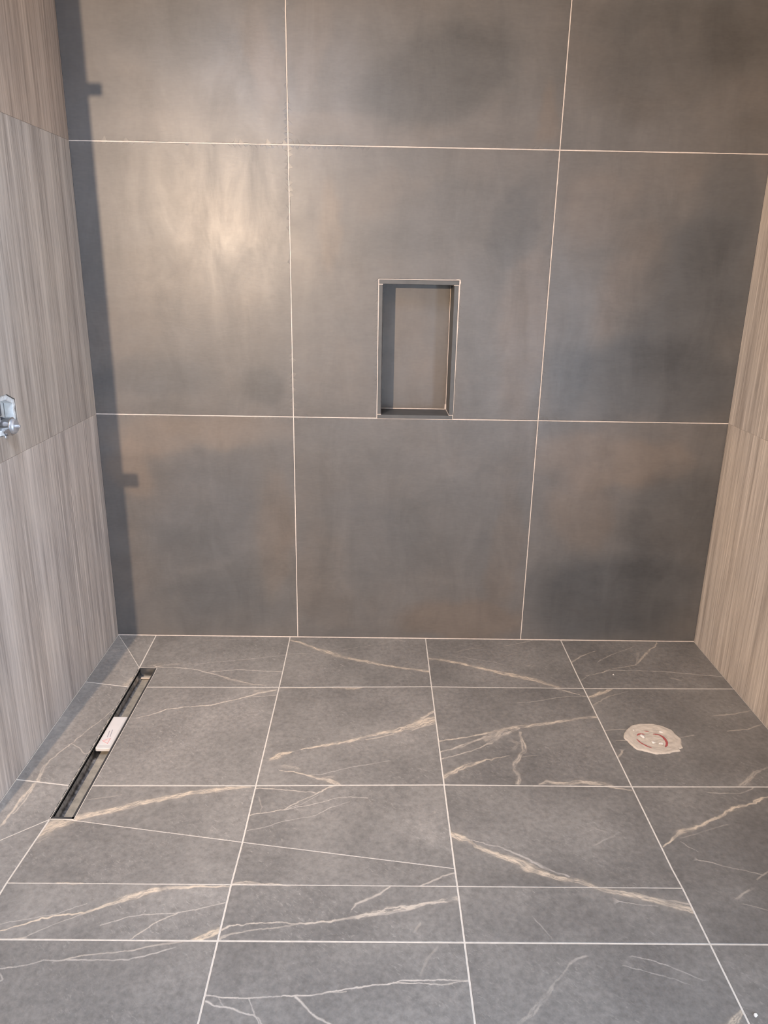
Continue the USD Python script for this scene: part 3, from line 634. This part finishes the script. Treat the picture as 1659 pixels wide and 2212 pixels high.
wall_right = thing('wall_right', 'right wall of warm tan wood-look tiles with upright grain', 'wall', 'structure')
for z0, z1 in zr:
    for u0, u1 in ((-.001, -1.2), (-1.2, -2.4)):
        V, D, F = extrude(rect(u1 + .0006, u0, z0 + .0005, z1 - .0005), .0095, .0006, .05, .1)
        obj('tile', (rmap(V, D), F[:, ::-1]), 'wood_look', wall_right, pv={'print': np.ones((len(V), 3))})
obj('grout', cbox(XR + .0012, XR + .15, -2.4, .02, -.03, CEIL), 'wood_joint', wall_right)

# rest of the room, behind the photographer
tag = dict(kind='structure')
obj('ceiling', cbox(ROOM_X0 - .1, XR + .15, ROOM_Y0 - .15, .25, CEIL, CEIL + .1), 'ceiling_paint', label='plain painted ceiling above the shower', cat='ceiling', **tag)
fill_gap = rect(.4, 1.6, .2, 1.6)  # opening made up to hold the rear fill light
V, D, F = extrude(rect(ROOM_X0 - .1, XR + .15, -.03, CEIL).difference(fill_gap), .15, .001, .3, .4)
obj('wall_front', (np.stack([V[:, 0], ROOM_Y0 - D, V[:, 1]], 1), F[:, ::-1]), 'room_paint', label='painted wall behind the photographer, with an opening added for a fill light', cat='wall', **tag)
V, D, F = extrude(rect(ROOM_Y0, -2.402, -.03, CEIL).difference(rect(-3.4, -2.5, .2, 1.7)), .15, .001, .3, .4)  # opening cut into this wall for the added right fill light
obj('wall_window', (np.stack([XR + D, V[:, 0], V[:, 1]], 1), F[:, ::-1]), 'room_paint', label='painted wall beyond the tiled right wall, with an opening added for a fill light', cat='wall', **tag)
obj('wall_side', cbox(ROOM_X0 - .1, ROOM_X0, ROOM_Y0, WALL_END + .1, -.03, CEIL), 'room_paint', label='painted side wall of the room beyond the shower', cat='wall', **tag)
obj('wall_divider', cbox(ROOM_X0, XL - .135, WALL_END + .0, WALL_END + .1, -.03, CEIL), 'room_paint', label='painted wall left of the shower beyond its outer end', cat='wall', **tag)

# ---------------------------------------------------------------- drain channel
dz = float(floor_z(-.6, -.7))
drain = thing('drain_channel', 'long narrow open stainless linear drain channel along the left wall', 'shower drain')
x0, x1, y0, y1 = DR
def dz_(y): return floor_z(np.full(np.shape(y), -.6), y)
def sweep_y(prof, ys):                       # profile (x, z relative to the floor) along y
    n = len(prof); V = []
    for y in ys: V += [(a, y, b + float(dz_(y))) for a, b in prof]
    F = []
    for i in range(len(ys) - 1):
        for j in range(n - 1):
            a, b, c, d = i*n+j, i*n+j+1, (i+1)*n+j+1, (i+1)*n+j; F += [(a, b, c), (a, c, d)]
    return trimesh.Trimesh(np.array(V), np.array(F), process=False)
ys = np.linspace(y0 + .004, y1 - .004, 40)
DEP = .032
th = np.linspace(0, np.pi / 2, 9)
prof = [(x0 + .0180, -DEP)] + [(x1 - .012 - .0, -DEP - .0006)] + [(x1 - .012 + .008 * math.sin(t), -DEP + .008 * (1 - math.cos(t))) for t in th[1:]] + [(x1 - .004, -.001)]
tray = sweep_y(prof, ys)
side_prof = [(x0 + .0035, -.001)] + [(x0 + .0035 + .0145 * (1 - math.cos(t)), -DEP + .024 * (1 - math.sin(t))) for t in th]
obj('channel_side', sweep_y(side_prof, ys), 'shaded_steel', drain, 40, label='curved side of the channel next to the wall, with its shade put in the colour')
obj('channel_tray', tray, 'steel', drain, 40)
zt = float(dz_(y1 - .01)); zb = float(dz_(y0 + .01))
obj('channel_end', cbox(x0, x1, y1 - .005, y1 - .001, zt - DEP - .004, zt - .0005, .0005), 'dark_steel', drain)
obj('channel_end', cbox(x0, x1, y0 + .001, y0 + .005, zb - DEP - .004, zb - .0005, .0005), 'dark_steel', drain)
rim = []
for a, b, w in ((x0, x0 + .0035, 0), (x1 - .0065, x1, 0)):
    pr = [(a, -.012), (a, .0004), (b, .0004), (b, -.012)]
    rim.append(sweep_y(pr, np.linspace(y0, y1, 40)))
def bar(ya, yb):
    c = cbox(x0, x1, ya, yb, -.012, .0004, .0003); c.apply_translation((0, 0, float(dz_((ya + yb) / 2)))); return c
obj('rim', cat(*rim, bar(y0, y0 + .0075), bar(y1 - .004, y1)), 'dark_steel', drain)
# outer bead of light grout round the channel
obj('grout_line', cat(*[sweep_y([(a - .0011, -.008), (a - .0011, -.0004), (a + .0011, -.0004), (a + .0011, -.008)], np.linspace(y0 - .003, y1 + .003, 40)) for a in (x0 - .0010, x1 + .0012)],
     *[cbox(x0 - .002, x1 + .003, y - .0012, y + .0012, float(dz_(y)) - .008, float(dz_(y)) - .0004, .0002) for y in (y0 - .0014, y1 + .0014)]), 'floor_grout', drain)
pl = cbox(x0 + .012, x1 - .010, y1 - .034, y1 - .022, zt - DEP, zt - DEP + .005, .002)  # patch of light on the tray floor, modelled as a cream block
obj('tray_clip', pl, 'mortar', drain, label='cream block standing in for a patch of light at the far end of the tray')

# the white trap cover that lies across the middle of the channel
cov = thing('trap_cover', 'small white plastic cover with a red warning triangle lying in the drain channel', 'drain cover')
cz = float(dz_(-.7)) - .002
cx0, cx1, cy0, cy1 = -.6225, -.5685, -.803, -.609
def rbox(x0, x1, y0, y1, z0, z1, r, b):
    base = shapely.box(x0 + r, y0 + r, x1 - r, y1 - r).buffer(r, quad_segs=6)
    lo, hi = np.array(base.exterior.coords)[:-1], np.array(base.buffer(-b).exterior.coords)[:-1]
    return trimesh.convex.convex_hull(np.vstack([np.c_[lo, np.full(len(lo), z0)], np.c_[lo, np.full(len(lo), z1 - b)], np.c_[hi, np.full(len(hi), z1)]]))
obj('cover_body', rbox(cx0, cx1, cy0, cy1, cz - .012, cz, .005, .0018), 'white_plastic', cov, 30)
obj('trap_block', rbox(cx0 + .006, cx1 - .006, cy0 + .035, cy1 - .02, cz - .024, cz - .0115, .004, .001), 'dark_steel', cov, 30)
obj('label', rbox(cx0 + .006, cx1 - .007, cy0 + .020, cy1 - .008, cz - .0005, cz + .0004, .003, .0001), 'label_paper', cov)
def strip(pts, w, z, h=.0003):
    parts = []
    for a, b in zip(pts[:-1], pts[1:]):
        a, b = np.array(a, float), np.array(b, float); L = np.linalg.norm(b - a); ang = math.atan2(b[1] - a[1], b[0] - a[0])
        m = trimesh.creation.box((L + w * .6, w, h)); m.apply_transform(trimesh.transformations.rotation_matrix(ang, (0, 0, 1)))
        m.apply_translation((*((a + b) / 2), z)); parts.append(m)
    return cat(*parts)
tri = [(-.6115, -.7605), (-.5880, -.7460), (-.5880, -.7760), (-.6115, -.7605)]
obj('warning_triangle', strip(tri, .0022, cz + .0005), 'red_print', cov, label='red outlined warning triangle')
obj('warning_mark', cat(strip([(-.6030, -.7607), (-.5960, -.7610)], .0019, cz + .0005), strip([(-.5937, -.7611), (-.5918, -.7612)], .0019, cz + .0005)), 'red_print', cov, label='red exclamation mark')
rs = random.Random(4); lines = []
for lx in (-.6035, -.5945):
    y = -.738
    while y < -.700:
        L = rs.uniform(.003, .009); lines.append(strip([(lx + (y + .72) * -.12, y), (lx + (y + L + .72) * -.12, y + L)], .0022, cz + .0005)); y += L + .0022
obj('print_line', cat(*lines), 'grey_print', cov, label='two tiny grey lines of print')

# ---------------------------------------------------------------- mortar patch over the second outlet
pc = np.array([1.340, -.742]); pz0 = float(floor_z(*pc))
patch = thing('mortar_patch', 'round cream mortar patch with red curved marks on the right of the floor', 'floor patch', None, (pc[0], pc[1], pz0))
OUT = np.array([(1237,-741),(1246,-712),(1267,-683),(1291,-662),(1326,-651),(1361,-651),(1393,-660),(1411,-673),(1429,-690),(1434,-717),(1441,-741),(1432,-775),(1429,-797),(1413,-804),(1411,-817),(1389,-820),(1367,-830),(1345,-832),(1322,-835),(1301,-824),(1278,-815),(1262,-808),(1250,-783),(1244,-761)]) / 1000 - pc
poly = Polygon(OUT)
rp = ring_pts(poly, .004)
th_ = np.arctan2(rp[:, 1], rp[:, 0]); rp = rp * (1 + .028 * (meshkit.noise(np.c_[np.cos(th_) * 9, np.sin(th_) * 9, th_ * 0], 5) - .5) + .02 * (meshkit.noise(np.c_[np.cos(th_) * 28, np.sin(th_) * 28, th_ * 0], 6) - .5))[:, None]
poly = Polygon(rp).buffer(0)
P, d, T, L = tile_2d(poly, .0035, .003, .0028)
rr = np.linalg.norm(P, axis=1)
P3 = np.c_[P, np.zeros(len(P))]; ang = np.arctan2(P[:, 1], P[:, 0])
sw = meshkit.fbm(np.c_[rr * 130, np.cos(ang) * 3, np.sin(ang) * 3], 3, 8)
h = .0042 + .0034 * (sw - .5) + .003 * (meshkit.fbm(P3 * 40, 3, 9) - .5) - .0016 * np.exp(-((rr - .052) / .012) ** 2)
h = np.where(d > 0, .0006, h)
V = np.c_[P, h]; n0 = len(V)
V2, D2, F2 = add_skirt(P, -h, T, L, .0012)
obj('mortar_disc', (np.c_[V2, -D2], F2), 'mortar', patch, True)
hfun = cKDTree(P)
def ribbon(pts, w, lift=.0005):
    c = np.array(pts, float) / 1000 - pc; Lc = np.r_[0, np.cumsum(np.linalg.norm(np.diff(c, axis=0), axis=1))]
    t = np.linspace(0, Lc[-1], 34); q = np.stack([np.interp(t, Lc, c[:, 0]), np.interp(t, Lc, c[:, 1])], 1)
    q = np.stack([np.convolve(np.pad(q[:, k], 2, 'edge'), np.ones(5) / 5, 'valid') for k in (0, 1)], 1)
    dd = np.gradient(q, axis=0); dd /= np.linalg.norm(dd, axis=1)[:, None]; nn = np.stack([-dd[:, 1], dd[:, 0]], 1)
    ww = w * np.sin(np.clip(t / Lc[-1], .04, .96) * np.pi) ** .5 * (.7 + .6 * meshkit.noise(np.c_[q * 180, t * 0], 3)); V = []
    for k in np.linspace(-1, 1, 5):
        p = q + nn * (ww * k / 2)[:, None]; z = h[hfun.query(p)[1]] + lift * (1 - k * k) + .0002; V.append(np.c_[p, z])
    V = np.stack(V, 1).reshape(-1, 3); F = []
    for i in range(33):
        for j in range(4):
            a = i*5+j; F += [(a, a+5, a+6), (a, a+6, a+1)]
    m = trimesh.Trimesh(V, np.array(F), process=False)
    if m.face_normals[:, 2].mean() < 0: m.invert()
    return m
obj('red_mark', ribbon([(1346,-721),(1364,-720),(1375,-729),(1380,-744),(1382,-761),(1377,-780),(1364,-798)], .0100), 'red_ring', patch, True)
obj('red_mark', ribbon([(1279,-749),(1285,-769),(1295,-786),(1305,-796),(1317,-803)], .0070), 'red_ring', patch, True)
obj('red_mark', ribbon([(1287,-730),(1295,-719),(1305,-716),(1318,-722)], .0060), 'red_ring', patch, True)
obj('red_mark', ribbon([(1322,-700),(1329,-704),(1340,-704)], .0050), 'red_ring', patch, True)
def chip_mesh(sx, sy, sz, seed, rot=0):
    r = np.random.default_rng(seed); p = r.normal(size=(22, 3)); p /= np.abs(p).max(1)[:, None]; p *= r.uniform(.8, 1, (22, 1))
    m = trimesh.convex.convex_hull(p * (sx / 2, sy / 2, sz / 2)); m.apply_transform(trimesh.transformations.rotation_matrix(rot, (0, 0, 1)))
    m.apply_translation((0, 0, -m.bounds[0][2])); return m
def chip(x, y, s, seed, label, rot=0, on=True, group=None):
    z = pz0 + h[hfun.query(np.array([x, y]) - pc)[1]] - .0006 if on else float(floor_z(x, y)) - .0002
    c = chip_mesh(*s, seed, rot); c.apply_translation((x, y, z))
    m = obj('plaster_chip', c, 'chip', None, False, label, 'chip', group=group)
chip(1.307, -.738, (.017, .024, .008), 5, 'largest white plaster chip, on the left part of the round mortar patch', .4)
chip(1.356, -.780, (.016, .012, .006), 6, 'thin white plaster chip near the lower end of the right red arc', -.5)
chip(1.334, -.769, (.015, .014, .005), 7, 'cream plaster crumb at the middle of the round mortar patch', .3)
chip(1.383, -.706, (.015, .008, .004), 8, 'small pale chip on the mortar patch, outside the top of the right red arc', -.5)
chip(1.286, -.696, (.009, .009, .003), 9, 'tiny pale crumb on the upper left rim of the mortar patch', .2)
chip(1.3313, -.297, (.006, .008, .004), 11, 'tiny white speck on the tile by the back wall, behind the mortar patch', 0, False)
chip(1.2039, -1.7983, (.011, .008, .004), 12, 'small white speck at the lower right corner of the floor', .5, False)

# ---------------------------------------------------------------- shower valve rough-in in the left wall
valve = thing('shower_valve', 'chrome valve rough-in protruding from a white-edged hole in the left wall', 'shower valve')
inner = vh.buffer(-.001)
V, D, F = extrude(inner, .03, .001, .01, .02); 
obj('backbox', (lmap(V, D + .032), F), 'backbox', valve)
ringp = inner.difference(inner.buffer(-.016))
V, D, F = extrude(ringp, .03, .002, .006, .01)
rag = (meshkit.fbm(np.c_[V * 90, V[:, :1] * 0], 3, 4) - .5) * .006
obj('backbox_rim', (lmap(V, np.where(D < .01, D + .003 + rag, D)), F), 'backbox', valve)
def cyl_x(r, xa, xb, y, z, n=40, b=.0015):
    t = np.linspace(0, 2 * np.pi, n, endpoint=False); c = lambda rr, x: np.c_[np.full(n, x), y + rr * np.cos(t), z + rr * np.sin(t)]
    return trimesh.convex.convex_hull(np.vstack([c(r, xa), c(r, xb - b), c(r - b, xb)]))
ky, kz = -.752, 1.0955
obj('valve_body', cyl_x(.028, XL - .028, XL + .020, ky, kz), 'chrome', valve, 40)
obj('valve_cap', cyl_x(.0235, XL + .018, XL + .030, ky, kz, b=.004), 'brushed', valve, 40)
obj('spindle', cyl_x(.0055, XL + .028, XL + .042, ky, kz, 20), 'brushed', valve, 40)
for a_, b_ in ((-.012, -.032), (.028, -.030)): obj('screw', cyl_x(.006, XL - .03, XL + .002, ky + a_, kz + b_, 16), 'brushed', valve, 40)
obj('side_port', cyl_x(.020, XL - .03, XL - .002, -.798, 1.125), 'white_plastic', valve, 40)
obj('pipe_gap', cbox(XL - .0315, XL - .024, -.765, -.722, 1.122, 1.165, .002), 'gap_shade', valve)  # dark block painting the shade of a gap

# glass clamps near the outer end of the left wall (they cast the two square shadows)
for zz, hh, px, lab in ((2.0615, .0215, .0270, 'upper small square glass clamp at the outer end of the left wall'), (1.2675, .0255, .0335, 'lower small square glass clamp at the outer end of the left wall')):
    c = thing('glass_clamp', lab, 'clamp', None, (XL, WALL_END + .012, zz))
    obj('clamp_plate', cbox(-.0005, .004, -.011, .011, -hh / 2, hh / 2, .0008), 'clamp_metal', c)
    obj('clamp_jaw', cat(cbox(.003, px, -.011, -.005, -hh / 2, hh / 2, .0008), cbox(.003, px, .005, .011, -hh / 2, hh / 2, .0008)), 'clamp_metal', c)
